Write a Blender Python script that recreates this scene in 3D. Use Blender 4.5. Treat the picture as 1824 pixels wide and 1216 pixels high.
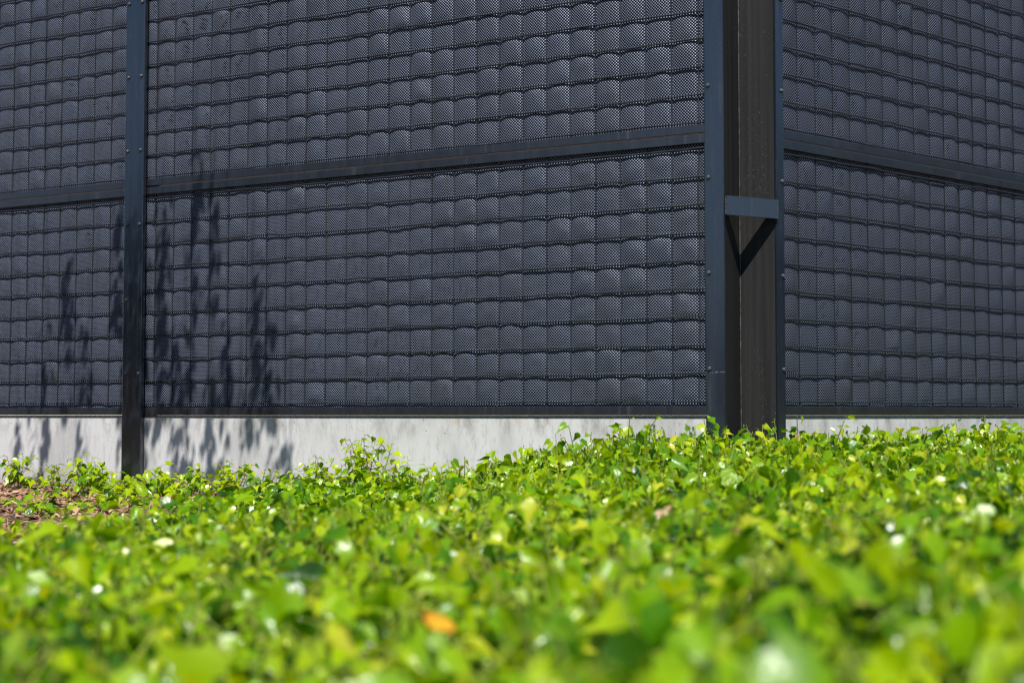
import bpy, bmesh, math, random
import numpy as np
from mathutils import Vector, Matrix

random.seed(7)
rng = np.random.default_rng(11)
R = math.radians
for o in list(bpy.data.objects):
    bpy.data.objects.remove(o)
scene = bpy.context.scene
C = scene.collection

# ------------------------------------------------------------------ camera
EYE = 0.26                       # eye height above the soil at the plinth
F = 2753.0                       # horizontal focal length in photograph pixels
cam_d = bpy.data.cameras.new("camera")
cam = bpy.data.objects.new("camera", cam_d)
C.objects.link(cam)
scene.camera = cam
cam.location = (0, 0, EYE)
cam.rotation_euler = (R(90 + 2.727), 0, 0)
cam_d.sensor_width = 36.0
cam_d.lens = 54.28
cam_d.clip_start = 0.05
cam_d.clip_end = 2000
cam_d.dof.use_dof = True
cam_d.dof.focus_distance = 4.75
cam_d.dof.aperture_fstop = 4.8
cam_d.dof.aperture_blades = 9

# ------------------------------------------------------------------ sky, sun, exposure
SUN_AZ, SUN_EL = 182.0, 54.0     # azimuth clockwise from the view direction (+Y)
world = bpy.data.worlds.new("World")
scene.world = world
world.use_nodes = True
wn = world.node_tree.nodes
sky = wn.new("ShaderNodeTexSky")
sky.sky_type = 'NISHITA'
sky.sun_disc = False
sky.sun_elevation = R(SUN_EL)
sky.sun_rotation = R(SUN_AZ)
sky.air_density = 1.0
sky.dust_density = 0.0
sky.altitude = 1500.0
sky.ozone_density = 3.0
bg = wn["Background"]
bg.inputs[1].default_value = 0.07
world.node_tree.links.new(sky.outputs[0], bg.inputs[0])

SUN = Vector((math.cos(R(SUN_EL)) * math.sin(R(SUN_AZ)),
              math.cos(R(SUN_EL)) * math.cos(R(SUN_AZ)), math.sin(R(SUN_EL))))
sd = bpy.data.lights.new("sun", 'SUN')
sd.energy = 5.0
sd.angle = R(0.5)
sd.color = (1.0, 0.955, 0.89)
so = bpy.data.objects.new("sun", sd)
C.objects.link(so)
so.rotation_euler = SUN.to_track_quat('Z', 'Y').to_euler()
so.location = SUN * 30

vs = scene.view_settings
vs.view_transform = 'Standard'
vs.look = 'None'
vs.exposure = 0.55
vs.gamma = 1.0
vs.use_curve_mapping = False
scene.cycles.filter_width = 1.25

# ------------------------------------------------------------------ helpers
class N:
    """tiny node-tree helper"""
    def __init__(s, name):
        s.m = bpy.data.materials.new(name)
        s.m.use_nodes = True
        s.t = s.m.node_tree
        s.b = s.t.nodes["Principled BSDF"]
        s.out = s.t.nodes["Material Output"]
    def n(s, typ, **kw):
        nd = s.t.nodes.new(typ)
        for k, v in kw.items():
            setattr(nd, k, v)
        return nd
    def l(s, a, b):
        s.t.links.new(a, b)
    def put(s, sock, v):
        if hasattr(v, "is_linked"):
            s.l(v, sock)
        else:
            sock.default_value = v
    def math(s, op, a, b=0.0, c=None):
        nd = s.n("ShaderNodeMath", operation=op)
        s.put(nd.inputs[0], a)
        s.put(nd.inputs[1], b)
        if c is not None:
            s.put(nd.inputs[2], c)
        return nd.outputs[0]
    def noise(s, vec, scale, detail=3.0, rough=0.5):
        nd = s.n("ShaderNodeTexNoise")
        s.l(vec, nd.inputs["Vector"])
        nd.inputs["Scale"].default_value = scale
        nd.inputs["Detail"].default_value = detail
        nd.inputs["Roughness"].default_value = rough
        return nd.outputs["Fac"]
    def ramp(s, fac, stops):
        nd = s.n("ShaderNodeValToRGB")
        cr = nd.color_ramp
        while len(cr.elements) < len(stops):
            cr.elements.new(0.5)
        for e, (p, c) in zip(cr.elements, stops):
            e.position = p
            e.color = tuple(c) + (1.0,) if len(c) == 3 else c
        s.l(fac, nd.inputs[0])
        return nd.outputs[0]
    def smooth(s, v, lo, hi):
        nd = s.n("ShaderNodeMapRange", interpolation_type='SMOOTHSTEP')
        s.put(nd.inputs[0], v)
        nd.inputs[1].default_value = lo
        nd.inputs[2].default_value = hi
        return nd.outputs[0]
    def mix(s, fac, a, b):
        nd = s.n("ShaderNodeMix", data_type='RGBA')
        s.put(nd.inputs[0], fac)
        s.put(nd.inputs[6], a if hasattr(a, "is_linked") else tuple(a) + (1.0,))
        s.put(nd.inputs[7], b if hasattr(b, "is_linked") else tuple(b) + (1.0,))
        return nd.outputs[2]
    def scaled(s, vec, sx, sy, sz):
        nd = s.n("ShaderNodeMapping")
        s.l(vec, nd.inputs[0])
        nd.inputs[3].default_value = (sx, sy, sz)
        return nd.outputs[0]
    def bump(s, h, dist, strength=1.0):
        nd = s.n("ShaderNodeBump")
        s.l(h, nd.inputs["Height"])
        nd.inputs["Distance"].default_value = dist
        nd.inputs["Strength"].default_value = strength
        s.l(nd.outputs[0], s.b.inputs["Normal"])
        return nd
    def obj(s):
        return s.n("ShaderNodeTexCoord").outputs["Object"]
    def geo(s):
        return s.n("ShaderNodeNewGeometry").outputs["Position"]

def link(name, me, mat, parent=None):
    o = bpy.data.objects.new(name, me)
    C.objects.link(o)
    if mat is not None and not me.materials:
        me.materials.append(mat)
    if parent is not None:
        o.parent = parent
    return o

def empty(name, loc, rz=0.0):
    o = bpy.data.objects.new(name, None)
    o.empty_display_size = 0.1
    C.objects.link(o)
    o.location = loc
    o.rotation_euler = (0, 0, rz)
    return o

def tag(o, label=None, cat=None, group=None, kind=None):
    if label: o["label"] = label
    if cat: o["category"] = cat
    if group: o["group"] = group
    if kind: o["kind"] = kind
    return o

def mesh_np(name, V, Fc, smooth=True, attrs=None):
    """mesh from a vertex array and an (n,3) or (n,4) face array"""
    me = bpy.data.meshes.new(name)
    V = np.ascontiguousarray(V, dtype=np.float32)
    Fc = np.ascontiguousarray(Fc, dtype=np.int32)
    k = Fc.shape[1]
    me.vertices.add(len(V))
    me.vertices.foreach_set("co", V.ravel())
    me.loops.add(Fc.size)
    me.loops.foreach_set("vertex_index", Fc.ravel())
    me.polygons.add(len(Fc))
    me.polygons.foreach_set("loop_start", np.arange(0, Fc.size, k, dtype=np.int32))
    me.polygons.foreach_set("use_smooth", np.full(len(Fc), smooth))
    if attrs:
        for an, arr in attrs.items():
            a = me.attributes.new(an, 'FLOAT', 'POINT')
            a.data.foreach_set("value", np.ascontiguousarray(arr, dtype=np.float32))
    me.update(calc_edges=True)
    return me

def box_mesh(name, x0, x1, y0, y1, z0, z1, bevel=0.0, seg=2):
    bm = bmesh.new()
    v = [bm.verts.new((x, y, z)) for z in (z0, z1) for y in (y0, y1) for x in (x0, x1)]
    for f in ((0, 2, 3, 1), (4, 5, 7, 6), (0, 1, 5, 4), (2, 6, 7, 3), (0, 4, 6, 2), (1, 3, 7, 5)):
        bm.faces.new([v[i] for i in f])
    if bevel > 0:
        bmesh.ops.bevel(bm, geom=bm.edges[:], offset=bevel, segments=seg, affect='EDGES', profile=0.6)
    me = bpy.data.meshes.new(name)
    bm.to_mesh(me)
    bm.free()
    return me

def prism_mesh(name, poly, z0, z1, bevel=0.0):
    """upright prism over a plan polygon (counter-clockwise)"""
    bm = bmesh.new()
    a = [bm.verts.new((x, y, z0)) for x, y in poly]
    b = [bm.verts.new((x, y, z1)) for x, y in poly]
    n = len(poly)
    bm.faces.new(a[::-1]); bm.faces.new(b)
    for i in range(n):
        bm.faces.new((a[i], a[(i + 1) % n], b[(i + 1) % n], b[i]))
    if bevel > 0:
        bmesh.ops.bevel(bm, geom=[e for e in bm.edges], offset=bevel, segments=2, affect='EDGES')
    me = bpy.data.meshes.new(name)
    bm.to_mesh(me)
    bm.free()
    return me

def tube(path, radii, sides=6, cap=True):
    """vertices and quads of a tube along a polyline"""
    P = np.asarray(path, float)
    n = len(P)
    T = np.gradient(P, axis=0)
    T /= np.linalg.norm(T, axis=1)[:, None] + 1e-12
    ref = np.array([0, 0, 1.0]) if abs(T[0][2]) < 0.9 else np.array([1.0, 0, 0])
    V, Q = [], []
    for i in range(n):
        a = np.cross(T[i], ref); a /= np.linalg.norm(a) + 1e-12
        b = np.cross(T[i], a)
        for k in range(sides):
            t = 2 * math.pi * k / sides
            V.append(P[i] + radii[i] * (math.cos(t) * a + math.sin(t) * b))
    for i in range(n - 1):
        for k in range(sides):
            k2 = (k + 1) % sides
            Q.append((i * sides + k, i * sides + k2, (i + 1) * sides + k2, (i + 1) * sides + k))
    return np.array(V), np.array(Q)

# ------------------------------------------------------------------ materials
def mat_paint(name, col=(0.0075, 0.0115, 0.0205), rough=0.24, specks=0.5, spec=1.0, coat=0.4):
    m = N(name)
    v = m.obj()
    s = m.noise(v, 420, 1.0)
    s = m.smooth(s, 0.70, 0.76)
    big = m.noise(m.scaled(v, 9, 9, 1.4), 3.0, 4)
    s = m.math('MULTIPLY', s, m.math('MULTIPLY', m.smooth(big, 0.35, 0.7), specks))
    c = m.mix(m.smooth(big, 0.3, 0.75), col, tuple(x * 1.35 for x in col))
    c = m.mix(s, c, (0.22, 0.22, 0.22))
    drip = m.noise(m.scaled(v, 70, 70, 2.2), 1.0, 5, 0.65)          # dust washed down in streaks
    dust = m.math('MULTIPLY', m.smooth(drip, 0.5, 0.75), m.smooth(m.noise(v, 6, 3), 0.35, 0.7))
    c = m.mix(m.math('MULTIPLY', dust, 0.30), c, (0.075, 0.07, 0.064))
    m.l(c, m.b.inputs["Base Color"])
    m.l(m.math('ADD', m.math('ADD', m.math('MULTIPLY', big, 0.16), m.math('MULTIPLY', dust, 0.25)), rough - 0.08), m.b.inputs["Roughness"])
    m.b.inputs["Specular IOR Level"].default_value = spec
    m.b.inputs["Coat Weight"].default_value = coat
    m.b.inputs["Coat Roughness"].default_value = 0.12
    pe = m.noise(v, 260, 2.0)
    m.bump(pe, 0.00025, 0.5)
    return m.m

def mat_web():
    m = N("weathered_dark_steel")
    v = m.obj()
    streak = m.noise(m.scaled(v, 60, 60, 1.2), 1.0, 4)
    c = m.mix(m.smooth(streak, 0.3, 0.75), (0.0046, 0.0047, 0.0053), (0.0165, 0.0158, 0.0160))
    sp = m.smooth(m.noise(v, 300, 1.5), 0.69, 0.75)
    patch = m.smooth(m.noise(m.scaled(v, 14, 14, 2.5), 1.0, 3), 0.45, 0.65)
    c = m.mix(m.math('MULTIPLY', sp, m.math('MULTIPLY', patch, 0.8)), c, (0.28, 0.25, 0.21))
    m.l(c, m.b.inputs["Base Color"])
    m.b.inputs["Roughness"].default_value = 0.62
    m.b.inputs["Specular IOR Level"].default_value = 0.3
    m.bump(m.noise(v, 200, 3), 0.0004, 0.6)
    return m.m

def mat_mesh():
    """dark coated wire cloth: staggered knuckles with dark gaps between"""
    m = N("woven_wire_cloth")
    v = m.obj()
    sep = m.n("ShaderNodeSeparateXYZ")
    m.l(v, sep.inputs[0])
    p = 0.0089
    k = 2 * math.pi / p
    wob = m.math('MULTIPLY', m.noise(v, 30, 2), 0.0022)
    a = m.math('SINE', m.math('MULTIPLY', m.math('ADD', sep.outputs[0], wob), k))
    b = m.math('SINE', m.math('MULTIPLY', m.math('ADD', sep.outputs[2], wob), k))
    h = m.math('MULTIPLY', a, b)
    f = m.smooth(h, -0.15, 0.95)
    c = m.mix(f, (0.0012, 0.0015, 0.0028), (0.265, 0.315, 0.43))  # knuckle glints and the dark of the openings are put into the colour
    big = m.noise(v, 7, 3)
    dust = m.math('MULTIPLY', m.smooth(big, 0.42, 0.8), 0.22)
    c = m.mix(dust, c, (0.05, 0.048, 0.047))
    rain = m.math('MULTIPLY', m.smooth(m.noise(m.scaled(v, 26, 26, 1.1), 1.0, 4, 0.6), 0.45, 0.75), 0.30)   # rain-washed dust
    c = m.mix(rain, c, (0.035, 0.034, 0.034))
    m.l(c, m.b.inputs["Base Color"])
    m.l(m.math('MULTIPLY', f, 0.55), m.b.inputs["Specular IOR Level"])      # gaps only stand for open holes: no gloss
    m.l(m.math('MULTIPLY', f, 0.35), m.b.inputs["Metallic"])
    m.b.inputs["Roughness"].default_value = 0.34
    m.bump(h, 0.0009, 1.0)
    return m.m

def mat_concrete():
    m = N("fair_faced_concrete")
    v = m.obj()
    c1 = m.noise(m.scaled(v, 1, 1, 0.35), 5.0, 5, 0.6)
    c = m.ramp(c1, [(0.28, (0.31, 0.306, 0.304)), (0.5, (0.475, 0.475, 0.48)), (0.75, (0.56, 0.56, 0.565))])
    fine = m.noise(m.scaled(v, 1, 1, 0.25), 90, 4, 0.7)
    c = m.mix(m.math('MULTIPLY', m.smooth(fine, 0.48, 0.72), 0.5), c, (0.27, 0.265, 0.26))
    sep = m.n("ShaderNodeSeparateXYZ")
    m.l(v, sep.inputs[0])
    top = m.smooth(sep.outputs[2], EYE - 0.10, EYE + 0.0)      # grime that washes down from the steel edge
    st = m.smooth(m.noise(m.scaled(v, 1, 1, 0.5), 16, 5, 0.65), 0.46, 0.72)
    c = m.mix(m.math('MULTIPLY', m.math('MULTIPLY', st, top), 0.9), c, (0.20, 0.18, 0.165))
    rs = m.smooth(m.noise(m.scaled(v, 1, 1, 0.6), 9, 3, 0.6), 0.60, 0.72)
    top2 = m.smooth(sep.outputs[2], EYE - 0.045, EYE - 0.004)
    c = m.mix(m.math('MULTIPLY', m.math('MULTIPLY', rs, top2), 0.6), c, (0.36, 0.21, 0.10))
    low = m.smooth(sep.outputs[2], 0.09, -0.01)
    c = m.mix(m.math('MULTIPLY', low, 0.45), c, (0.20, 0.165, 0.13))
    vor = m.n("ShaderNodeTexVoronoi")
    m.l(v, vor.inputs["Vector"])
    vor.inputs["Scale"].default_value = 42
    pit = m.math('MULTIPLY', m.smooth(vor.outputs["Distance"], 0.12, 0.04), m.smooth(m.noise(v, 6, 2), 0.5, 0.62))
    c = m.mix(m.math('MULTIPLY', pit, 0.9), c, (0.07, 0.065, 0.06))
    m.l(c, m.b.inputs["Base Color"])
    m.b.inputs["Roughness"].default_value = 0.85
    hh = m.math('SUBTRACT', m.math('MULTIPLY', fine, 0.4), pit)
    m.bump(hh, 0.0012, 0.6)
    return m.m

def mat_leaf(name, stops, trans=0.38, gloss=0.30):
    m = N(name)
    at = m.n("ShaderNodeAttribute", attribute_name="rnd")
    v = m.geo()
    nz = m.math('MULTIPLY', m.math('SUBTRACT', m.noise(v, 60, 2), 0.5), 0.18)
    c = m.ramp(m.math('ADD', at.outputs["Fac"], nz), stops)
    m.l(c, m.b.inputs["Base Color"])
    m.l(m.math('ADD', m.math('MULTIPLY', m.math('SUBTRACT', m.noise(v, 35, 1), 0.5), 0.5), gloss), m.b.inputs["Roughness"])
    m.b.inputs["Specular IOR Level"].default_value = 0.52
    m.bump(m.noise(v, 140, 2), 0.0018, 0.5)
    tr = m.n("ShaderNodeBsdfTranslucent")
    hsv = m.n("ShaderNodeHueSaturation")
    hsv.inputs["Hue"].default_value = 0.485
    hsv.inputs["Saturation"].default_value = 1.1
    hsv.inputs["Value"].default_value = 1.7
    m.l(c, hsv.inputs["Color"])
    m.l(hsv.outputs[0], tr.inputs[0])
    mx = m.n("ShaderNodeMixShader")
    mx.inputs[0].default_value = trans
    m.l(m.b.outputs[0], mx.inputs[1])
    m.l(tr.outputs[0], mx.inputs[2])
    m.l(mx.outputs[0], m.out.inputs[0])
    return m.m

def mat_simple(name, c1, c2, scale, rough=0.8, bump=0.002):
    m = N(name)
    v = m.geo()
    f = m.noise(v, scale, 4)
    m.l(m.mix(m.smooth(f, 0.35, 0.68), c1, c2), m.b.inputs["Base Color"])
    m.b.inputs["Roughness"].default_value = rough
    m.bump(f, bump, 0.6)
    return m.m

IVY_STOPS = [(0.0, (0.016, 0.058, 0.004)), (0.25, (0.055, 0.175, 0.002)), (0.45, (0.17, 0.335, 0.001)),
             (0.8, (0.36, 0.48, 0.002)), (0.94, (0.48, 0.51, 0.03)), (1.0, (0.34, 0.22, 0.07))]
M_PAINT = mat_paint("slate_blue_steel_paint", specks=0.35)
M_RAIL = mat_paint("rail_steel_paint", col=(0.0105, 0.0125, 0.0175), rough=0.30, specks=0.6, spec=0.8, coat=0.25)
M_WIRE = mat_paint("wire_paint", col=(0.013, 0.016, 0.023), rough=0.4, specks=0.2, spec=0.5, coat=0.0)
M_BOLT = mat_paint("bolt_paint", col=(0.028, 0.032, 0.040), rough=0.45, specks=0.2, spec=0.5, coat=0.0)
M_WEB = mat_web()
M_MESH = mat_mesh()
M_CONC = mat_concrete()
M_RUST = mat_simple("rusty_edge", (0.03, 0.019, 0.013), (0.08, 0.05, 0.032), 120, 0.8, 0.0005)
M_LEAF = mat_leaf("ivy_leaf", IVY_STOPS)
M_STEM = mat_simple("ivy_stem", (0.18, 0.26, 0.02), (0.32, 0.35, 0.06), 30, 0.55, 0.0005)
M_TWIG = mat_simple("brown_twig", (0.14, 0.085, 0.05), (0.30, 0.20, 0.13), 40, 0.8, 0.001)
M_SOIL = mat_simple("dark_soil", (0.045, 0.028, 0.018), (0.14, 0.085, 0.05), 26, 0.95, 0.02)
M_BARK = mat_simple("bark", (0.07, 0.05, 0.04), (0.18, 0.14, 0.11), 30, 0.9, 0.01)
M_CHIP = mat_leaf("mulch_chip", [(0.0, (0.10, 0.05, 0.028)), (0.4, (0.24, 0.125, 0.068)),
                                 (0.75, (0.36, 0.21, 0.12)), (1.0, (0.48, 0.34, 0.22))], trans=0.0, gloss=0.8)
M_TREE = mat_leaf("tree_leaf", [(0.0, (0.02, 0.05, 0.012)), (0.5, (0.05, 0.10, 0.02)), (1.0, (0.09, 0.15, 0.03))],
                  trans=0.12, gloss=0.4)

# ------------------------------------------------------------------ where the two screen walls stand
DL = np.array((-0.8702, 0.4928)); PL = np.array((0.5444, 4.357))      # left wall: t runs away from the corner
DR = np.array((0.7536, 0.6573));  PR = np.array((0.7776, 4.441))      # right wall: t runs away from the corner
NL = np.array((0.4928, 0.8702));  NR = np.array((-0.6573, 0.7536))    # into the building
ROTL = math.atan2(-DL[1], -DL[0]); ROTR = math.atan2(DR[1], DR[0])

def ground_z(x, y):
    d = (PL[0] - x) * NL[0] + (PL[1] - y) * NL[1]      # distance in front of the left wall
    s = np.clip((d - 0.5) / 2.2, 0, 1)
    return -0.09 * s * s * (3 - 2 * s) + 0.010 * np.sin(x * 3.1 + y * 1.7) * np.sin(y * 2.6 - x)

def build_ground():
    a = np.concatenate([-np.geomspace(3, 600, 24)[::-1], np.linspace(-2.9, 2.9, 59), np.geomspace(3, 600, 24)])
    b = np.concatenate([-np.geomspace(1, 600, 24)[::-1], np.linspace(-0.9, 7.5, 85), np.geomspace(8, 600, 24)])
    X, Y = np.meshgrid(a, b)
    Z = ground_z(X, Y)
    V = np.stack([X.ravel(), Y.ravel(), Z.ravel()], 1)
    nx, ny = len(a), len(b)
    i = np.arange(ny - 1)[:, None] * nx + np.arange(nx - 1)[None]
    Q = np.stack([i, i + 1, i + 1 + nx, i + nx], -1).reshape(-1, 4)
    tag(link("ground", mesh_np("ground", V, Q), M_SOIL), kind="structure")
build_ground()

# ------------------------------------------------------------------ screen panels
FR = 0.0255                                 # height of a frame rail
def vnoise(U, W, s, seed):
    """smooth pseudo-noise from a few sines"""
    r = np.random.default_rng(seed)
    out = np.zeros_like(U)
    for _ in range(6):
        a = r.uniform(0, 2 * math.pi); k = s * r.uniform(0.6, 1.6); ph = r.uniform(0, 6.28)
        out += np.sin(k * (U * math.cos(a) + W * math.sin(a)) + ph)
    return out / 6

def panel(label, origin, rot, wall_d, x0, W, zb, zt, wires_x, wires_z, style, seed, rail_tops=True):
    """origin/rot: wall frame (x right, y into wall). The panel spans x0..x0+W, heights zb..zt above eye."""
    ax = np.array((math.cos(rot), math.sin(rot)))
    p = origin + ax * x0
    root = empty("screen_panel", (p[0], p[1], EYE + zb), rot)
    tag(root, label, "screen panel", "mesh screen panels of the corner")
    H = zt - zb
    r = np.random.default_rng(seed)
    link("frame_rail", box_mesh("rail", 0, W, 0.0022, 0.030, 0, FR, 0.0018), M_RAIL, root)
    link("frame_rail", box_mesh("rail", 0, W, 0.0022, 0.030, H - FR, H, 0.0018), M_RAIL, root)
    link("frame_stile", box_mesh("stile", 0.0, 0.012, 0.0045, 0.029, FR + 0.0005, H - FR - 0.0005), M_RAIL, root)
    link("frame_stile", box_mesh("stile", W - 0.012, W, 0.0045, 0.029, FR + 0.0005, H - FR - 0.0005), M_RAIL, root)
    # wires: each one a part
    wx = [x - x0 for x in sorted(wires_x) if 0.013 < x - x0 < W - 0.013]
    wz = [z - zb for z in wires_z]
    for z in wz:
        n = 2 * len(wx) + 2
        xs = np.linspace(0.002, W - 0.002, n)
        path = np.stack([xs, 0.0062 + r.normal(0, 0.0004, n), z + r.normal(0, 0.0006, n) + 0.0010 * np.sin(xs * 7 + z * 40) + 0.0007 * np.sin(xs * 19 + z * 90)], 1)
        V, Q = tube(path, [0.0029] * n, 6)
        link("horizontal_wire", mesh_np("hwire", V, Q), M_WIRE, root)
    for x in wx:
        n = 2 * len(wz) + 1
        zs = np.linspace(FR * 0.6, H - FR * 0.6, n)
        path = np.stack([x + r.normal(0, 0.0006, n) + 0.0008 * np.sin(zs * 9 + x * 50), np.full(n, 0.0107), zs], 1)
        V, Q = tube(path, [0.0019] * n, 6)
        link("vertical_wire", mesh_np("vwire", V, Q), M_WIRE, root)
    # wire cloth bulging through every opening
    gx = [0.0] + list(wx) + [W]
    gz = [0.0] + list(wz) + [H]
    k = 9
    xs = np.concatenate([np.linspace(a, b, k, endpoint=False) for a, b in zip(gx[:-1], gx[1:])] + [[W]])
    fx = np.concatenate([np.arange(k) / k for _ in gx[:-1]] + [[1.0]])
    cx = np.concatenate([np.full(k, i) for i in range(len(gx) - 1)] + [[len(gx) - 2]])
    zs = np.concatenate([np.linspace(a, b, k, endpoint=False) for a, b in zip(gz[:-1], gz[1:])] + [[H]])
    fz = np.concatenate([np.arange(k) / k for _ in gz[:-1]] + [[1.0]])
    cz = np.concatenate([np.full(k, i) for i in range(len(gz) - 1)] + [[len(gz) - 2]])
    X, Z = np.meshgrid(xs, zs)
    FX, FZ = np.meshgrid(fx, fz)
    CX, CZ = np.meshgrid(cx.astype(int), cz.astype(int))
    ampx, ampz, crum = style
    bx = np.power(np.clip(4 * FX * (1 - FX), 0, 1), 0.8)
    bz = np.power(np.clip(4 * FZ * (1 - FZ), 0, 1), 0.8)
    bump = bx * (0.25 + 0.75 * bz)
    cell = r.normal(1.0, 0.38, (len(gz), len(gx)))[CZ, CX]
    # small end cells bulge less
    wcell = np.minimum(np.diff(gx)[CX], np.diff(gz)[CZ]) / 0.08
    tilt = r.normal(0, 0.7, (len(gz), len(gx)))[CZ, CX] * (FX - 0.5) + r.normal(0, 0.7, (len(gz), len(gx)))[CZ, CX] * (FZ - 0.5)
    D = (ampx * bx * (1 + 0.5 * (cell - 1)) + ampz * bx * bz * cell * (1 + tilt)) * np.clip(wcell, 0.25, 1)
    D += bump * crum * (vnoise(X, Z, 95, seed + 5) + 0.6 * vnoise(X, Z, 190, seed + 9))
    D += (0.0010 * vnoise(X, Z, 9, seed + 2) + 0.0006 * vnoise(X, Z, 32, seed + 3)) * np.minimum(1, bump * 3)
    Yv = 0.0146 - D
    V = np.stack([X.ravel(), Yv.ravel(), Z.ravel()], 1)
    nx, nz = len(xs), len(zs)
    i = np.arange(nz - 1)[:, None] * nx + np.arange(nx - 1)[None]
    Q = np.stack([i, i + 1, i + 1 + nx, i + nx], -1).reshape(-1, 4)
    link("wire_cloth", mesh_np("cloth", V, Q), M_MESH, root)
    link("backing_sheet", box_mesh("backing", 0.013, W - 0.013, 0.026, 0.0285, FR + 0.001, H - FR - 0.001), M_WEB, root)
    return root

ZW_LO = [0.0385 + 0.08 * i for i in range(10)]
ZW_UP = [0.8335 + 0.08 * i for i in range(15)]
Z_UT = ZW_UP[-1] + 0.008 + FR
LO_T = 0.7985; UP_B = 0.8025
ST_UP = (0.0027, 0.0030, 0.0011)
ST_LO = (0.0015, 0.0034, 0.0018)
# left wall: x in the wall frame is -t
wl = [-(0.0197 + 0.0819 * i) for i in range(26)]
panel("wide lower mesh panel on the long wall between the slim post and the corner column", PL, ROTL, DL, -2.130, 2.142, 0.0, LO_T, wl, ZW_LO, ST_LO, 3)
panel("wide upper mesh panel on the long wall between the slim post and the corner column", PL, ROTL, DL, -2.130, 2.142, UP_B, Z_UT, wl, ZW_UP, ST_UP, 4)
wl2 = [-(2.2000 + 0.0824 * i) for i in range(14)]
panel("lower mesh panel at the far left beyond the slim post, flecked with leaf shadows", PL, ROTL, DL, -3.255, 1.121, 0.001, LO_T, wl2, [z + (0.0045 * (9 - i) / 9) for i, z in enumerate(ZW_LO)], ST_LO, 5)
panel("upper mesh panel at the far left beyond the slim post", PL, ROTL, DL, -3.255, 1.121, UP_B, Z_UT, wl2, ZW_UP, (0.0016, 0.0034, 0.0019), 6)
wr = [0.0097 + 0.0842 * i for i in range(25)]
panel("lower mesh panel on the short wall right of the corner column", PR, ROTR, DR, 0.003, 2.05, 0.0, LO_T, wr, ZW_LO, ST_LO, 7)
panel("upper mesh panel on the short wall right of the corner column", PR, ROTR, DR, 0.003, 2.05, UP_B, Z_UT, wr, ZW_UP, ST_UP, 8)

# ------------------------------------------------------------------ concrete plinths
def plinth(label, origin, rot, xa, xb):
    root = empty("plinth_wall", (origin[0], origin[1], 0), rot)
    tag(root, label, "wall", "concrete plinths under the screens")
    link("concrete", box_mesh("concrete", xa, xb, 0.006, 0.22, -0.45, EYE - 0.0065, 0.002), M_CONC, root)
    link("flashing_strip", box_mesh("flashing", xa, xb, 0.0025, 0.20, EYE - 0.0062, EYE - 0.0022, 0.0008), M_PAINT, root)
    link("rusty_edge", box_mesh("rust", xa, xb, 0.0032, 0.02, EYE - 0.0019, EYE - 0.0003), M_RUST, root)
    return root
plinth("pale concrete plinth under the long left screen, streaked with leaf shadows", PL, ROTL, -3.26, 0.03)
plinth("pale concrete plinth under the short right screen, half hidden by ivy", PR, ROTR, -0.02, 2.06)

# ------------------------------------------------------------------ bolts, slim post, corner column
def bolt_mesh():
    bm = bmesh.new()
    # washer-less dome-capped hex head, axis along -y
    def ring(rad, y, n):
        return [bm.verts.new((rad * math.cos(2 * math.pi * k / n + 0.3), y, rad * math.sin(2 * math.pi * k / n + 0.3))) for k in range(n)]
    n = 12
    rs = [ring(0.0066, 0.001, n), ring(0.0066, -0.0012, n), ring(0.0058, -0.0040, n), ring(0.0036, -0.0060, n)]
    for a, b in zip(rs[:-1], rs[1:]):
        for k in range(n):
            bm.faces.new((a[k], a[(k + 1) % n], b[(k + 1) % n], b[k]))
    bm.faces.new(rs[-1])
    bmesh.ops.recalc_face_normals(bm, faces=bm.faces)
    me = bpy.data.meshes.new("bolt")
    bm.to_mesh(me); bm.free()
    return me
BOLT = bolt_mesh()
BOLT.materials.append(M_BOLT)

Z_TOP = Z_UT + 0.06
pa, pb = -2.186, -2.098
pc = PL - DL * ((pa + pb) / 2)
post = empty("slim_post", (pc[0], pc[1], 0), ROTL)
tag(post, "slim flat steel post dappled with leaf shadow between the two long wall bays", "post")
hw = (pb - pa) / 2
link("post_plate", box_mesh("plate", -hw, hw, -0.020, -0.0045, -0.30, EYE + Z_TOP, 0.0022), M_PAINT, post)
link("post_stem", box_mesh("stem", -0.02, 0.02, 0.0305, 0.09, -0.30, EYE + Z_TOP - 0.01, 0.002), M_WEB, post)
for h in (1.453, 1.190, 0.928, 0.667, 0.403, 0.145):
    for x in (-0.030, 0.030):
        b = link("bolt", BOLT, None, post)
        b.location = (x + random.uniform(-.001, .001), -0.020, EYE + h)
        b.rotation_euler = (0, random.uniform(0, 6), 0)

A = PL - DL * 0.0640 - NL * 0.009            # right edge of the left flange
B = PR - DR * 0.0353 - NR * 0.012            # left edge of the right flange
S = np.array((0.1482 * 4.462, 4.462))        # inner seam of the recess
corner = empty("corner_column", (S[0], S[1], 0), 0)
tag(corner, "dark folded steel corner column with an open notch and a cross plate", "column")
def loc(p): return (p[0] - S[0], p[1] - S[1])
th = 0.0075
def flange(p, q, n):
    return [loc(p), loc(q), loc(q + n * th), loc(p + n * th)]
eL = PL - DL * 0.0070 - NL * 0.009
eR = PR + DR * 0.001 - NR * 0.012
link("left_flange", prism_mesh("lf", flange(eL, A, NL), -0.3, EYE + Z_TOP, 0.0016), M_PAINT, corner)
link("right_flange", prism_mesh("rf", flange(B, eR, NR), -0.3, EYE + Z_TOP, 0.0016), M_PAINT, corner)
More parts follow.
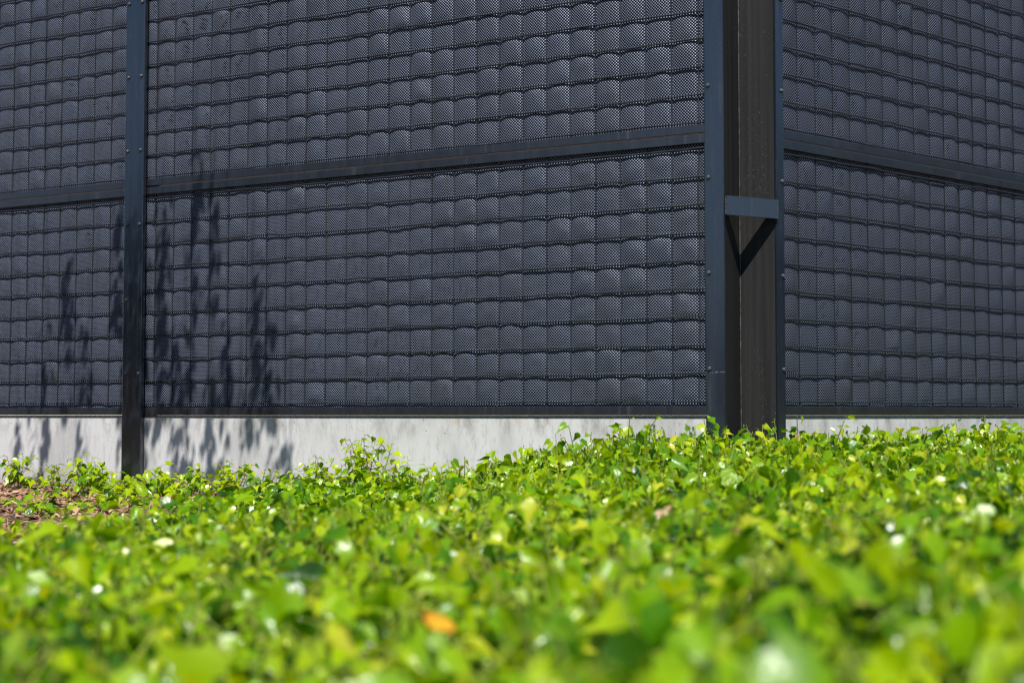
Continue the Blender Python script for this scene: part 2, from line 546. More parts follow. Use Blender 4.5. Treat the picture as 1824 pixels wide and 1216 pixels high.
# the two webs of the notch, from the flanges back to the seam
A2 = A + NL * (th + 0.0005) - (A - eL) / np.linalg.norm(A - eL) * 0.0012
B2 = B + NR * (th + 0.0005) + (eR - B) / np.linalg.norm(eR - B) * 0.0012
wLn = -np.array((-(S - A2)[1], (S - A2)[0])); wLn = wLn / np.linalg.norm(wLn)
def web_poly(p, q, side):
    d = (q - p) / np.linalg.norm(q - p)
    n = np.array((-d[1], d[0])) * side
    return [loc(p), loc(q), loc(q + n * 0.006), loc(p + n * 0.006)]
pl_ = web_poly(A2, S, 1.0)
pr_ = web_poly(B2, S + (B2 - S) / np.linalg.norm(B2 - S) * 0.0004, -1.0)
link("notch_web", prism_mesh("lw", pl_[::1] if True else pl_, -0.3, EYE + Z_TOP - 0.002), M_WEB, corner)
link("notch_web", prism_mesh("rw", pr_[::-1], -0.3, EYE + Z_TOP - 0.003), M_WEB, corner)
# bright weld bead down the seam
V, Q = tube([(0.0, -0.001, z) for z in np.linspace(-0.3, EYE + Z_TOP - 0.004, 60)],
            [0.0016 + random.uniform(-.0004, .0004) for _ in range(60)], 6)
link("weld_seam", mesh_np("weld", V, Q), mat_simple("weld_bead", (0.03, 0.03, 0.032), (0.09, 0.09, 0.092), 60, 0.5, 0.0005), corner)
# cross plate that ties the flanges over the notch
dAB = (B - A) / np.linalg.norm(B - A)
nAB = np.array((dAB[1], -dAB[0]))            # towards the viewer
c0 = A + dAB * 0.003 + nAB * 0.0005; c1 = B - dAB * 0.001 + nAB * 0.0005
link("cross_plate", prism_mesh("bar", [loc(c0 + nAB * 0.008), loc(c1 + nAB * 0.008), loc(c1), loc(c0)], EYE + 0.561, EYE + 0.616, 0.0012), M_PAINT, corner)
rc = random.Random(3)
bm = bmesh.new()
for k in range(16):                                   # chipped paint line where the flange was sleeved
    f0 = k / 16; w = 0.056 / 16 * rc.uniform(.5, 1.0)
    if rc.random() < .25: continue
    q = eL + (A - eL) * f0 - NL * 0.0004
    zc = EYE + 0.118 + 0.003 * f0 + rc.uniform(-.0012, .0012); hz = rc.uniform(.0004, .0012)
    d_ = (A - eL) / np.linalg.norm(A - eL) * w
    vv = [bm.verts.new((*loc(p_), z_)) for p_, z_ in ((q, zc - hz), (q + d_, zc - hz * .6), (q + d_, zc + hz), (q, zc + hz * .5))]
    bm.faces.new(vv)
me_ = bpy.data.meshes.new("chips"); bm.to_mesh(me_); bm.free()
link("chipped_paint", me_, mat_simple("grey_primer", (0.16, 0.16, 0.165), (0.30, 0.30, 0.30), 200, 0.7, 0.0002), corner)
for q in (c0 + nAB * 0.006 - dAB * 0.0008, c1 + nAB * 0.006 + dAB * 0.0008):
    V, Q = tube([(*loc(q), EYE + z) for z in np.linspace(0.563, 0.614, 18)], [0.0024 + rc.uniform(-.0006, .0006) for _ in range(18)], 6)
    link("weld_bead", mesh_np("bead", V, Q), M_BOLT, corner)
for (e, n, rot, d, hs) in ((PL - DL * 0.0175 - NL * 0.009, NL, ROTL, DL, (1.200, 0.9335, 0.671, 0.399, 0.131)),
                           (PR - DR * 0.0085 - NR * 0.012, NR, ROTR, DR, (1.203, 0.9355, 0.671, 0.398, 0.129))):
    for h in hs:
        b = link("bolt", BOLT, None, corner)
        p = loc(e)
        b.location = (p[0], p[1], EYE + h + random.uniform(-.0015, .0015))
        b.rotation_euler = (0, 0, rot)

# ------------------------------------------------------------------ leaves
#              midrib (4)                         right side                         (left side mirrors it)
_HEART = np.array([(0, 0, 0), (0, .33, 0), (0, .68, 0), (0, 1.0, 0),
                   (.20, -.13, 0), (.42, .02, 0), (.46, .28, 0), (.34, .55, 0), (.16, .80, 0), (.21, .36, 0)], float)
_LOBED = np.array([(0, 0, 0), (0, .33, 0), (0, .66, 0), (0, 1.0, 0),
                   (.24, -.16, 0), (.44, -.05, 0), (.58, .36, 0), (.30, .46, 0), (.19, .72, 0), (.20, .30, 0)], float)
def _full(t):
    t = t.copy(); t[:, 0] *= 0.86; t[3, 1] = 1.12; t[8, 0] *= 0.8
    m = t[4:].copy(); m[:, 0] *= -1
    return np.concatenate([t, m])
HEART, LOBED = _full(_HEART), _full(_LOBED)
_T = [(0, 4, 9), (4, 5, 9), (5, 6, 9), (6, 7, 9), (0, 9, 1), (9, 7, 2), (9, 2, 1), (7, 8, 2), (8, 3, 2)]
def _mir(i): return i if i < 4 else i + 6
TRI = np.array(_T + [(_mir(a), _mir(c), _mir(b)) for a, b, c in _T])
NV = len(HEART)

def leaf_shape(lobe, fold, droop, curl):
    """(n,NV,3) unit leaves lying in xy, tip along +y, upper face +z"""
    n = len(lobe)
    P = HEART[None] * (1 - lobe[:, None, None]) + LOBED[None] * lobe[:, None, None]
    x, y = P[:, :, 0], P[:, :, 1]
    z = fold[:, None] * np.abs(x) - droop[:, None] * np.clip(y, 0, None) ** 2 + curl[:, None] * x * x * np.sign(y + .5)
    P = P.copy()
    P[:, :, 2] = z
    return P

def place_leaves(P, pos, tip, nrm, size):
    """orient unit leaves: y->tip, z->nrm"""
    tip = tip / np.linalg.norm(tip, axis=1)[:, None]
    x = np.cross(tip, nrm); x /= np.linalg.norm(x, axis=1)[:, None] + 1e-9
    z = np.cross(x, tip)
    return pos[:, None] + size[:, None, None] * (P[:, :, 0:1] * x[:, None] + P[:, :, 1:2] * tip[:, None] + P[:, :, 2:3] * z[:, None])

def strip_tubes(P0, P1, P2, r):
    """many 3-sided bent stems at once: (n,3) start, mid, end"""
    n = len(P0)
    d = P2 - P0; d /= np.linalg.norm(d, axis=1)[:, None] + 1e-9
    a = np.cross(d, np.array([0.37, 0.91, 0.17])); a /= np.linalg.norm(a, axis=1)[:, None] + 1e-9
    b = np.cross(d, a)
    V = np.zeros((n, 9, 3))
    for j, (P, s) in enumerate(((P0, 1.0), (P1, .85), (P2, .6))):
        for k in range(3):
            t = 2 * math.pi * k / 3
            V[:, j * 3 + k] = P + (r * s)[:, None] * (math.cos(t) * a + math.sin(t) * b)
    q = []
    for j in range(2):
        for k in range(3):
            q.append((j * 3 + k, j * 3 + (k + 1) % 3, (j + 1) * 3 + (k + 1) % 3, (j + 1) * 3 + k))
    Q = (np.array(q)[None] + (np.arange(n) * 9)[:, None, None]).reshape(-1, 4)
    return V.reshape(-1, 3), Q

# ------------------------------------------------------------------ ivy bed
def wall_dist(x, y):
    """distance in front of the two walls (positive = free ground)"""
    dl = (PL[0] - x) * NL[0] + (PL[1] - y) * NL[1]
    dr = (PR[0] - x) * NR[0] + (PR[1] - y) * NR[1]
    return np.maximum(dl, dr) if False else np.where(x < 0.66, dl, np.minimum(dr, 9))

U_F = [-.45, -.33, -.20, -.10, 0.0, .05, .10, .14, .21, .27, .33, .45]
D_F = [.255, .260, .262, .250, .190, .118, .092, .098, .095, .090, .080, .070]
D_N = [.20, .195, .185, .175, .17, .165, .160, .155, .150, .145, .14, .135]
def depth_below_eye(x, y):
    u = x / np.maximum(y, 0.3)
    s = np.clip((y - 2.0) / 2.2, 0, 1); s = s * s * (3 - 2 * s)
    return np.interp(u, U_F, D_F) * s + np.interp(u, U_F, D_N) * (1 - s)

def ivy_points(n):
    y = rng.uniform(0.45, 7.6, n * 8)
    x = rng.uniform(-3.2, 3.2, n * 8)
    u = x / y
    lim = np.interp(u, [-.6, -.33, -.236, -.18, -.13, -.10], [1.8, 2.2, 3.15, 4.4, 5.4, 9])
    lim = lim + 0.28 * np.sin(x * 9) * np.sin(y * 5 + x * 3)
    cl = 0.5 * np.sin(x * 7.3 + 1.2 * np.sin(y * 5.1)) * np.sin(y * 6.7 + 0.7) + 0.5 * np.sin(x * 15 + y * 4) * np.sin(y * 13 - x * 6)
    ok = (cl > rng.uniform(-0.75, -0.1, len(x))) & (wall_dist(x, y) > 0.05) & ((y < lim) | (rng.uniform(0, 1, len(x)) < 0.008)) & (np.abs(x) < 0.37 * y + 0.40)
    # a little thinner far away, where leaves overlap more in the view
    keep = rng.uniform(0, 1, len(x)) < np.interp(y, [0.6, 2, 5], [1.0, 1.0, 0.85])
    i = np.where(ok & keep)[0][:n]
    return x[i], y[i]

def build_ivy():
    x, y = ivy_points(16500)
    n = len(x)
    dz = depth_below_eye(x, y)
    near = np.clip((1.6 - y) / 1.0, 0, 1)
    clump = 0.5 * np.sin(x * 7.3 + 1.2 * np.sin(y * 5.1)) * np.sin(y * 6.7 + 0.7) + 0.5 * np.sin(x * 15 + y * 4) * np.sin(y * 13 - x * 6)
    top = EYE - dz - 0.012 + 0.030 * clump + rng.normal(0, 0.018, n) + 0.040 * (rng.uniform(0, 1, n) ** 5)
    wd = wall_dist(x, y)
    edge = (wd < 0.9) & (x / y > -0.03)
    top += np.where(edge, np.interp(x / y, [0.1, 0.2], [0.066, 0.032]) * rng.uniform(0, 1, n) ** 4, 0.0)                # wispy shoots along the plinth
    top = np.minimum(top, np.where(edge, EYE - 0.002, EYE - 0.018))
    g = ground_z(x, y)
    top = np.maximum(top, g + 0.03)
    L = rng.uniform(0.09, 0.16, n)
    base = np.stack([x, y, np.maximum(g, top - L)], 1)
    lean = rng.normal(0, 0.35, (n, 2)) + np.array([-0.05, -0.22])          # the shoots lean to the light
    hgt = (top - base[:, 2])
    tipp = base + np.stack([lean[:, 0] * hgt, lean[:, 1] * hgt, hgt], 1)
    mid = (base + tipp) / 2 + rng.normal(0, 0.008, (n, 3))
    SV, SQ = strip_tubes(base, mid, tipp, rng.uniform(0.0010, 0.0023, n))
    # leaves alternate up each shoot
    per = 6
    k = np.tile(np.arange(per), n)
    sh = np.repeat(np.arange(n), per)
    f = (k + rng.uniform(0.2, 0.9, n * per)) / per
    f = 0.28 + 0.72 * f
    # quadratic through base, mid, tip
    P = ((1 - f) ** 2)[:, None] * base[sh] + (2 * f * (1 - f))[:, None] * (2 * mid - (base + tipp) / 2)[sh] + (f ** 2)[:, None] * tipp[sh]
    az = (k * 2.4) + rng.uniform(0, 6.28, n)[sh] + rng.normal(0, 0.5, n * per)
    size = np.interp(y, [0.9, 2.2], [1.22, 1.0])[sh] * (0.0135 + 0.028 * rng.uniform(0, 1, n * per) ** 1.8) * np.interp(f, [0, .7, 1], [1.15, 1.0, 0.62])
    out = np.stack([np.cos(az), np.sin(az), np.zeros_like(az)], 1)
    pet = size * rng.uniform(0.4, 1.0, n * per)
    up = rng.uniform(0.0, 0.7, n * per)
    pos = P + out * pet[:, None] + np.array([0, 0, 1])[None] * (pet * up)[:, None]
    el = rng.normal(-0.5, 0.5, n * per)                                # most blades hang a little
    tip = out + rng.normal(0, 0.35, (n * per, 3)); tip[:, 2] = np.tan(np.clip(el, -1.3, 1.1))
    nrm = np.array([0, -0.15, 0.8]) + 0.3 * np.array(SUN) + rng.normal(0, 0.72, (n * per, 3)) + 0.45 * out
    ok = wall_dist(pos[:, 0], pos[:, 1]) > 0.035
    ok &= (f > 0.45) | (pos[:, 1] < 2.2) | (rng.uniform(0, 1, n * per) < 0.5)
    ok &= (pos[:, 2] < EYE - 0.004) | (pos[:, 1] > 1.6)
    m = ok.sum()
    lobe = rng.uniform(0, 1, m)
    shp = leaf_shape(lobe ** 1.6, rng.uniform(0.05, 0.85, m), rng.uniform(0.0, 0.5, m), rng.uniform(-1.1, 0.5, m))
    LV = place_leaves(shp, pos[ok], tip[ok], nrm[ok], size[ok])
    LT = (TRI[None] + (np.arange(m) * NV)[:, None, None]).reshape(-1, 3)
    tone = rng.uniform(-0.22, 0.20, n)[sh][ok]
    rnd = np.clip(0.07 + 0.58 * f[ok] ** 1.5 + tone + rng.normal(0, 0.15, m), 0.0, 0.92)  # lower leaves older, and darkened further: shade between shoots put into the colour
    odd = rng.uniform(0, 1, m)
    rnd = np.where(odd > 0.9985, 1.0, np.where(odd > 0.996, 0.95, rnd))
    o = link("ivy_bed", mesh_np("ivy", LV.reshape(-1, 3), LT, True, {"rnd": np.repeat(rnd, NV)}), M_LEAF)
    tag(o, "glossy green ivy ground cover filling the foreground up to the plinth", "ivy", kind="stuff")
    # petioles and shoots belong to the same bed
    pk = np.where(ok & (pos[:, 1] < 2.4) & (f > 0.35))[0]
    PV, PQ = strip_tubes(P[pk], (P[pk] + pos[pk]) / 2 + np.array([0, 0, 0.002]), pos[pk], rng.uniform(0.0006, 0.0011, len(pk)))
    s = link("ivy_stems", mesh_np("ivy_stems", np.concatenate([SV, PV]), np.concatenate([SQ, PQ + len(SV)])), M_STEM, o)
    s["kind"] = "stuff"
    # dead brown twigs poking through
    kt = 260
    i = rng.integers(0, n, kt)
    b0 = np.stack([x[i], y[i], top[i] - 0.05], 1)
    d = rng.normal(0, 1, (kt, 3)); d[:, 2] = np.abs(d[:, 2]) * 0.7 + 0.25
    d = d / np.linalg.norm(d, axis=1)[:, None] * rng.uniform(0.04, 0.085, kt)[:, None]
    e = b0 + d; e[:, 2] = np.minimum(e[:, 2], top[i] + 0.012)
    TV, TQ = strip_tubes(b0, (b0 + e) / 2 + rng.normal(0, .006, (kt, 3)), e, rng.uniform(.0012, .0026, kt))
    tw = link("dry_twigs", mesh_np("twigs", TV, TQ), M_TWIG, o)
    tw["kind"] = "stuff"
build_ivy()

# ------------------------------------------------------------------ bark mulch between bed and plinth
def build_mulch():
    n = 15000
    t = rng.uniform(-0.2, 3.1, n); d = np.abs(rng.uniform(0.008, 3.0, n))
    p = PL[None] + t[:, None] * DL[None] - d[:, None] * NL[None]
    u = p[:, 0] / p[:, 1]
    ok = (u < 0.02) & (p[:, 1] > 2.0)
    p = p[ok]; n = len(p)
    z = ground_z(p[:, 0], p[:, 1]) + rng.uniform(0.0, 0.010, n)
    L = rng.uniform(0.008, 0.032, n); Wd = L * rng.uniform(0.22, 0.5, n); T = rng.uniform(0.001, 0.004, n)
    tip = rng.normal(0, 1, (n, 3)); tip[:, 2] *= 0.28
    tip /= np.linalg.norm(tip, axis=1)[:, None]
    nr = np.array([0, 0, 1.0]) + rng.normal(0, 0.28, (n, 3))
    x = np.cross(tip, nr); x /= np.linalg.norm(x, axis=1)[:, None]
    zz = np.cross(x, tip)
    c = np.array([(sx, sy, sz) for sz in (-1, 1) for sy in (-1, 1) for sx in (-1, 1)], float) * 0.5
    c = c[None] * (1 + rng.normal(0, 0.22, (n, 8, 3)))
    V = np.stack([p[:, 0], p[:, 1], z], 1)[:, None] + c[..., 0:1] * (x * Wd[:, None])[:, None] + c[..., 1:2] * (tip * L[:, None])[:, None] + c[..., 2:3] * (zz * T[:, None])[:, None]
    f = np.array([(0, 2, 3, 1), (4, 5, 7, 6), (0, 1, 5, 4), (2, 6, 7, 3), (0, 4, 6, 2), (1, 3, 7, 5)])
    Q = (f[None] + (np.arange(n) * 8)[:, None, None]).reshape(-1, 4)
    o = link("bark_mulch", mesh_np("mulch", V.reshape(-1, 3), Q, False, {"rnd": np.repeat(rng.uniform(0, 1, n), 8)}), M_CHIP)
    tag(o, "reddish brown bark chips on the bare ground below the plinth", "mulch", kind="stuff")
build_mulch()

# ------------------------------------------------------------------ single ivy sprigs that stand clear of the bed
LEAF_MESHES = []
for i in range(10):
    r_ = np.array([[.45, .6, .7, .8, .62, .72, .3, .88, .52, .97][i]])
    shp = leaf_shape(np.array([(i * .37) % 1.0]), np.array([.15 + .08 * (i % 4)]), np.array([.1 + .09 * (i % 5)]), np.array([-.5 + .2 * (i % 5)]))[0]
    me = mesh_np("sprig_leaf", shp, TRI, True, {"rnd": np.full(NV, r_[0])})
    me.materials.append(M_LEAF)
    LEAF_MESHES.append(me)

def px_to_plan(px, dist):
    """plan point on the ray through image column px at the given distance in front of the wall it meets"""
    u = (px - 912) / F
    Pw, Dw, Nw = (PL, DL, NL) if px < 1300 else (PR, DR, NR)
    P0 = Pw - Nw * dist
    t = (P0[0] - u * P0[1]) / (u * Dw[1] - Dw[0])
    p = P0 + Dw * t
    return p

def sprig(label, px, ytop, dist, nst, per, size, spread=0.05, stem=M_STEM, hue=(0, 9), seed=0, low=0.30):
    r = random.Random(seed * 131 + int(px))
    p = px_to_plan(px, dist)
    gz = float(ground_z(p[0], p[1]))
    ztop = EYE + (739 - ytop) / F * p[1]
    root = empty("ivy_sprig", (p[0], p[1], gz))
    tag(root, label, "ivy sprig", "ivy sprigs rising clear of the bed")
    H = ztop - gz
    for s in range(nst):
        hs = H * (1.0 if s == 0 else r.uniform(0.66, 0.97))
        bx, by = (r.uniform(-.4, .4) * spread, r.uniform(-.4, .4) * spread)
        ex, ey = (bx + r.uniform(-1, 1) * spread, by + r.uniform(-1, .4) * spread) if s else (0.0, 0.0)
        n = 7
        path = []
        wob = r.uniform(0, 6)
        for k in range(n):
            f = k / (n - 1)
            path.append((bx + (ex - bx) * f ** 1.4 + 0.006 * math.sin(wob + f * 5) * f, by + (ey - by) * f ** 1.4, -0.01 + (hs + 0.01 - size * .45) * f))
        V, Q = tube(path, [0.0017 * (1 - .55 * k / (n - 1)) for k in range(n)], 5)
        link("stem", mesh_np("stem", V, Q), stem, root)
        P = np.array(path)
        for k in range(per):
            f = low + (1 - low) * (k + 0.5 + r.uniform(-.2, .2)) / per
            f = min(f, 1.0)
            q = f * (n - 1); i = min(int(q), n - 2); w = q - i
            c = P[i] * (1 - w) + P[i + 1] * w
            az = k * 2.4 + r.uniform(-.6, .6) + s
            sz = size * r.uniform(.7, 1.15) * (1.15 - .5 * f)
            out = np.array((math.cos(az), math.sin(az), 0.0))
            pos = c + out * sz * r.uniform(.35, .75) + np.array((0, 0, sz * r.uniform(.0, .45)))
            V2, Q2 = tube([c, (c + pos) / 2 + np.array((0, 0, .0012)), pos], [.0008, .0007, .0006], 4)
            link("petiole", mesh_np("petiole", V2, Q2), stem, root)
            tip = Vector((out[0], out[1], r.uniform(-1.1, .25))).normalized()
            nr = Vector((r.gauss(0, .35) + out[0] * .3, r.gauss(0, .35) + out[1] * .3 - .25, 1.0))
            xa = tip.cross(nr).normalized(); za = xa.cross(tip)
            lf = link("leaf", LEAF_MESHES[r.randint(*hue)], None, root)
            M = Matrix((xa, tip, za)).transposed().to_4x4()
            lf.matrix_local = Matrix.Translation(Vector(pos)) @ M @ Matrix.Scale(sz, 4)
    return root

SPRIGS = [
    ("twin ivy shoots at the far left edge in front of the plinth", 42, 798, .22, 6, 7, .036),
    ("bushy ivy clump on the mulch left of the slim post", 168, 803, .20, 8, 7, .036),
    ("low ivy shoots creeping round the foot of the slim post", 238, 838, .30, 5, 6, .042),
    ("spreading ivy clump right of the slim post foot", 288, 818, .24, 7, 6, .040),
    ("short bright ivy shoot between two clumps before the plinth", 346, 818, .20, 4, 6, .034),
    ("rounded ivy clump under the leaf shadows on the plinth", 412, 813, .16, 8, 7, .032),
    ("thin forked ivy sprig with pale leaves before the plinth", 560, 800, .16, 6, 7, .033),
    ("wispy ivy shoot between the twin shoots and the bushy clump", 104, 818, .20, 3, 6, .032),
    ("slender ivy shoot just left of the slim post", 206, 832, .18, 3, 6, .032),
    ("slender ivy shoot left of the forked sprig, where the leaf shadows end", 470, 826, .16, 3, 6, .032),
    ("ivy shoot between the forked sprig and the tallest sprig", 606, 818, .15, 4, 6, .033),
    ("ivy shoot midway between the small sprig and the rising bank", 800, 806, .16, 4, 6, .034),
    ("tallest ivy sprig with dark stem in front of the bare plinth", 652, 762, .12, 8, 9, .036),
    ("small ivy sprig right of the tallest sprig", 728, 803, .14, 6, 7, .033),
    ("fine stemmed ivy shoot left of the rising ivy bank", 868, 795, .20, 7, 8, .036),
    ("upright glossy ivy shoot left of the corner column", 1125, 744, .30, 6, 8, .044),
    ("broad leaved ivy shoot crossing the foot of the corner column", 1343, 752, .22, 4, 7, .044),
    ("leafy ivy shoot leaning over the right plinth", 1600, 747, .25, 4, 7, .046),
    ("single ivy shoot with one arched leaf against the right plinth", 1718, 744, .22, 1, 5, .048),
    ("ivy shoot at the right image edge against the plinth", 1808, 748, .25, 2, 5, .046),
    ("ivy shoot on the bank under the right end of the long plinth", 1010, 775, .30, 4, 6, .042),
]
for i, (lab, px, yt, dist, nst, per, sz) in enumerate(SPRIGS):
    low = 0.3 if px < 800 else 0.55
    left = px < 800
    sprig(lab, px, yt, dist, nst + (1 if left else 0), per + (3 if left else 0), sz * (1.0 if left else 1.18), spread=0.085 if nst > 2 else 0.04, seed=i + 1, low=low,
          stem=M_TWIG if i in (0, 5, 6, 7, 9, 10, 12) else M_STEM, hue=(0, 6) if left else (1, 8))

# a few more low seedlings scattered over the mulch, all alike
def seedlings():
    spots = [(12, 905, .8, "at the left image edge below the twin shoots"), (95, 880, .55, "between the twin shoots and the bushy clump"),
             (60, 900, 1.0, "in the barest patch of mulch below the twin shoots"), (135, 905, .9, "just below the bushy clump left of the slim post"),
             (205, 880, .7, "left of the foot of the slim post"), (255, 885, .75, "in front of the foot of the slim post"),
             (180, 925, 1.3, "nearest the ivy bed below the bushy clump"), (320, 868, .5, "between the spreading clump and the short bright shoot"),
             (455, 862, .30, "right of the rounded clump under the leaf shadows"), (20, 935, 1.5, "at the lower left corner of the mulch"),
             (110, 935, 1.5, "at the lower rim of the mulch")]
    for j, (px, yt, dist, where) in enumerate(spots):
        root = sprig("low ivy seedling on the mulch " + where, px, yt - 26, dist, 4, 5, .036, spread=.08, seed=40 + j, hue=(0, 7), low=.15)
        root["group"] = "ivy seedlings on the mulch"
seedlings()

# one fading orange leaf and one pale dry leaf lying on the ivy
def odd_leaf(label, name, px, py, d, size, stops, tilt):
    Y = d * F / (py - 739)
    X = (px - 912) / F * Y
    n = 1
    shp = leaf_shape(np.array([.2]), np.array([.25]), np.array([.35]), np.array([-.6]))[0] * size
    mt = mat_leaf(name + "_tone", stops, trans=.2, gloss=.5)
    me = mesh_np(name, shp, TRI, True, {"rnd": np.clip((shp[:, 1] / size), 0, 1)})
    o = link(name, me, mt)
    o.location = (X, Y, EYE - d)
    o.rotation_euler = tilt
    tag(o, label, "leaf")
odd_leaf("fading orange leaf with a brown edge lying on the near ivy", "orange_leaf", 790, 1116, .138, .026,
         [(0, (.75, .42, .02)), (.5, (.70, .28, .015)), (1, (.16, .04, .015))], (R(38), R(8), R(35)))
odd_leaf("dry tan leaf caught in the ivy below the corner column", "dry_leaf", 1172, 918, .142, .026,
         [(0, (.55, .38, .24)), (.6, (.45, .30, .17)), (1, (.25, .14, .08))], (R(55), R(20), R(-60)))

# ------------------------------------------------------------------ weeping tree left of the frame that casts the leaf shadows
def build_shade_tree():
    base = np.array((-2.95, 3.55))
    gz = float(ground_z(*base))
    root = empty("weeping_tree", (base[0], base[1], gz))
    tag(root, "young weeping tree outside the frame whose leaf shadows fall on the screen", "tree")
    r = random.Random(5)
    path = [(0.02 * math.sin(k), 0.02 * math.cos(k * 1.3), -0.05 + k * 0.52) for k in range(11)]
    V, Q = tube(path, [0.07 - 0.0045 * k for k in range(11)], 10)
    link("trunk", mesh_np("trunk", V, Q), M_BARK, root)
    strands = [(30, 735, 840, .6), (78, 560, 850, .5), (117, 455, 720, .9), (150, 560, 850, .6), (205, 350, 560, .9), (232, 385, 850, 1.3),
               (250, 420, 840, 1.2), (222, 610, 850, .9), (285, 330, 770, .8), (312, 560, 855, 1.0), (342, 265, 530, .8), (335, 590, 720, .9),
               (375, 300, 560, .8), (398, 560, 740, .5), (455, 470, 780, .8), (478, 560, 750, .9), (370, 640, 850, .9), (430, 690, 850, .4), (515, 790, 855, .6),
               (330, 760, 850, .8), (60, 700, 855, .25), (140, 745, 858, .3), (270, 742, 805, .35), (395, 745, 860, .35), (445, 738, 780, .45), (485, 800, 860, .4), (505, 775, 860, .3)]
    LP, LTp, LN, LS = [], [], [], []
    tv, tq, off = [], [], 0
    tops = []
    for (px, y0, y1, dens) in strands:
        u = (px - 912) / F
        t = (PL[0] - u * PL[1]) / (u * DL[1] - DL[0])
        w = PL + DL * t
        s = r.uniform(1.86, 2.05)
        def cast(y):
            return np.array((w[0], w[1], EYE + (739 - y) / F * w[1])) + np.array(SUN) * s - np.array((base[0], base[1], gz))
        a, b = cast(y0), cast(y1)
        tops.append(a)
        L = np.linalg.norm(a - b)
        n = 8
        pp = [a + (b - a) * k / (n - 1) + np.array((r.gauss(0, .012), r.gauss(0, .02), 0)) for k in range(n)]
        head = np.array((a[0] + r.uniform(-.06, .06), a[1] + r.uniform(-.06, .06), 4.72))
        pp = [head + (a - head) * k / 4 for k in range(4)] + pp
        n = len(pp)
        V, Q = tube(pp, [.0009 if k < 4 else .0024 - .0012 * k / (n - 1) for k in range(n)], 4)
        tv.append(V); tq.append(Q + off); off += len(V)
        for k in range(max(2, int(L / .0105 * dens))):
            f = r.random()
            q = a + (b - a) * f
            az = r.uniform(0, 6.28)
            LP.append(q + np.array((math.cos(az), math.sin(az), 0)) * r.uniform(.0, .03))
            LTp.append((math.cos(az) * .42, math.sin(az) * .42, -1.0))
            LN.append((math.cos(az), math.sin(az), .4))
            LS.append(r.uniform(.040, .070))
    # limbs that carry the strands
    lim_z = 3.0
    for (ex, ey, ez) in ((1.3, .2, 4.7), (2.1, .75, 4.65), (1.0, .75, 4.75), (2.0, .15, 4.65), (.6, .5, 4.8)):
        n = 8
        pp = [(ex * (k / (n - 1)), ey * (k / (n - 1)), 5.0 + .25 * math.sin(k / (n - 1) * 3.14) + (ez - 5.0) * (k / (n - 1)) ** 2 + .02 * math.sin(k * 2)) for k in range(n)]
        V, Q = tube(pp, [.028 - .0032 * k for k in range(n)], 6)
        link("limb", mesh_np("limb", V, Q), M_BARK, root)
    link("twigs", mesh_np("twigs", np.concatenate(tv), np.concatenate(tq)), M_BARK, root)
    m = len(LP)
    z = np.zeros(m)
    shp = leaf_shape(z, z + .15, z + .2, z - .3)
    shp[:, :, 0] *= .54
    LV = place_leaves(shp, np.array(LP), np.array(LTp), np.array(LN), np.array(LS))
    LT = (TRI[None] + (np.arange(m) * NV)[:, None, None]).reshape(-1, 3)
    o = link("crown", mesh_np("crown", LV.reshape(-1, 3), LT, True, {"rnd": np.repeat(rng.uniform(.2, .9, m), NV)}), M_TREE, root)
    o["kind"] = "stuff"
build_shade_tree()

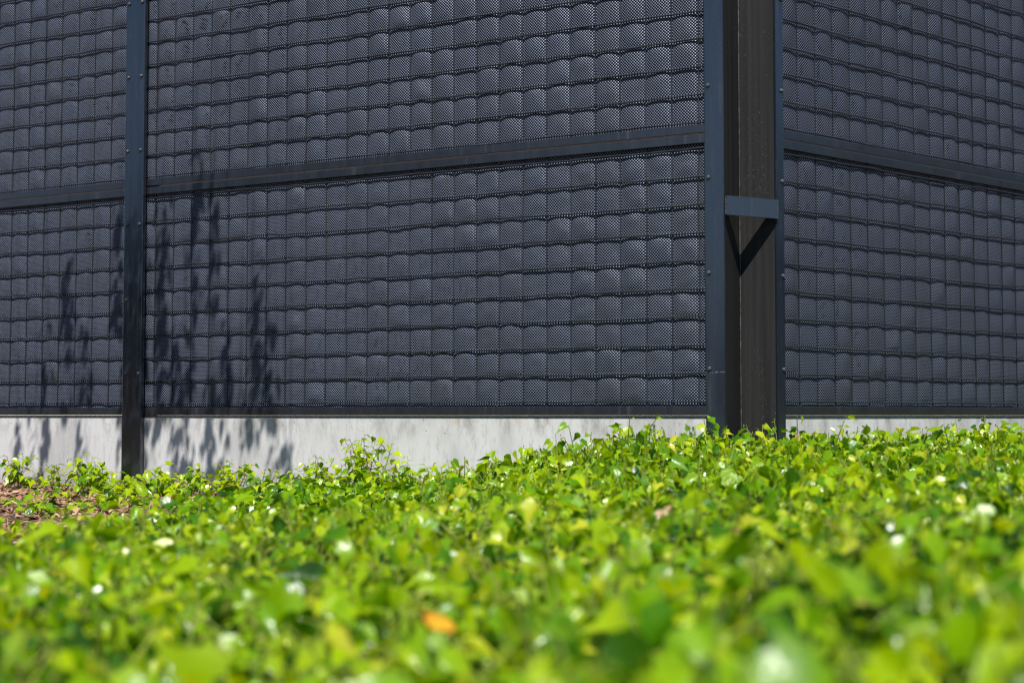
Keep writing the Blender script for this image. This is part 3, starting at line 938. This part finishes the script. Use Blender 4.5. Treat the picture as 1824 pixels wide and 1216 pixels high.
# ------------------------------------------------------------------ shrubs and small trees behind the photographer (mirrored dark in the paint)
def build_backdrop():
    r = np.random.default_rng(21)
    n = 3600
    d = r.normal(0, 1, (n, 3)); d /= np.linalg.norm(d, axis=1)[:, None]
    lob = 1 + .22 * np.sin(d[:, 0] * 5 + 1) * np.sin(d[:, 1] * 6) + .15 * np.sin(d[:, 2] * 9 + d[:, 0] * 7)
    rad = lob * r.uniform(.45, 1.0, n) ** .5
    pos = d * rad[:, None] * np.array((1.0, 1.0, .78)); pos[:, 2] += 1.0
    tip = r.normal(0, 1, (n, 3)); nr = r.normal(0, .6, (n, 3)) + d
    shp = leaf_shape(r.uniform(0, 1, n), r.uniform(0, .4, n), r.uniform(0, .4, n), r.uniform(-.5, .3, n))
    LV = place_leaves(shp, pos, tip, nr, r.uniform(.10, .19, n))
    LT = (TRI[None] + (np.arange(n) * NV)[:, None, None]).reshape(-1, 3)
    crown = mesh_np("shrub_crown", LV.reshape(-1, 3), LT, True, {"rnd": np.repeat(r.uniform(0, 1, n), NV)})
    crown.materials.append(M_TREE)
    V, Q = tube([(0, 0, -.05), (.02, .01, .4), (0, .03, .9)], [.09, .07, .04], 8)
    trunk = mesh_np("shrub_trunk", V, Q); trunk.materials.append(M_BARK)
    # where they stand: a centre, then azimuth, distance and height
    cL, cR, c0 = (-0.5, 4.85), (1.2, 4.9), (0.0, 0.0)
    spots = [(cL, 225, 14, 1.5), (cL, 231, 14, 1.5), (cL, 237, 13, 3.1), (cL, 242, 13.5, 3.7), (cL, 247, 13, 3.8), (cL, 252, 13.5, 3.2), (cL, 259, 14, 2.3),
             (cR, 96, 13, 2.6), (cR, 90, 13.5, 3.3), (cR, 84, 13, 3.8), (cR, 78, 13.5, 3.8), (cR, 71, 13, 3.2),
             (c0, 212, 15, 1.5), (c0, 200, 16, 1.6), (c0, 188, 15, 1.5), (c0, 175, 16, 1.6), (c0, 162, 15, 1.6), (c0, 150, 15, 1.5), (c0, 137, 15, 1.7), (c0, 124, 15, 1.8)]
    for i, (cc, az, dist, h) in enumerate(spots):
        root = empty("garden_shrub", (cc[0] + dist * math.sin(R(az)), cc[1] + dist * math.cos(R(az)), -.09), r.uniform(0, 6.28))
        tag(root, "round leafy shrub in the row behind the photographer, outside the frame", "shrub", "shrubs behind the photographer")
        for nm, me in (("crown", crown), ("trunk", trunk)):
            o = link(nm, me, None, root)
            o.scale = (1.25 * r.uniform(.9, 1.15), 1.25, (h + .09) / 1.80)
build_backdrop()
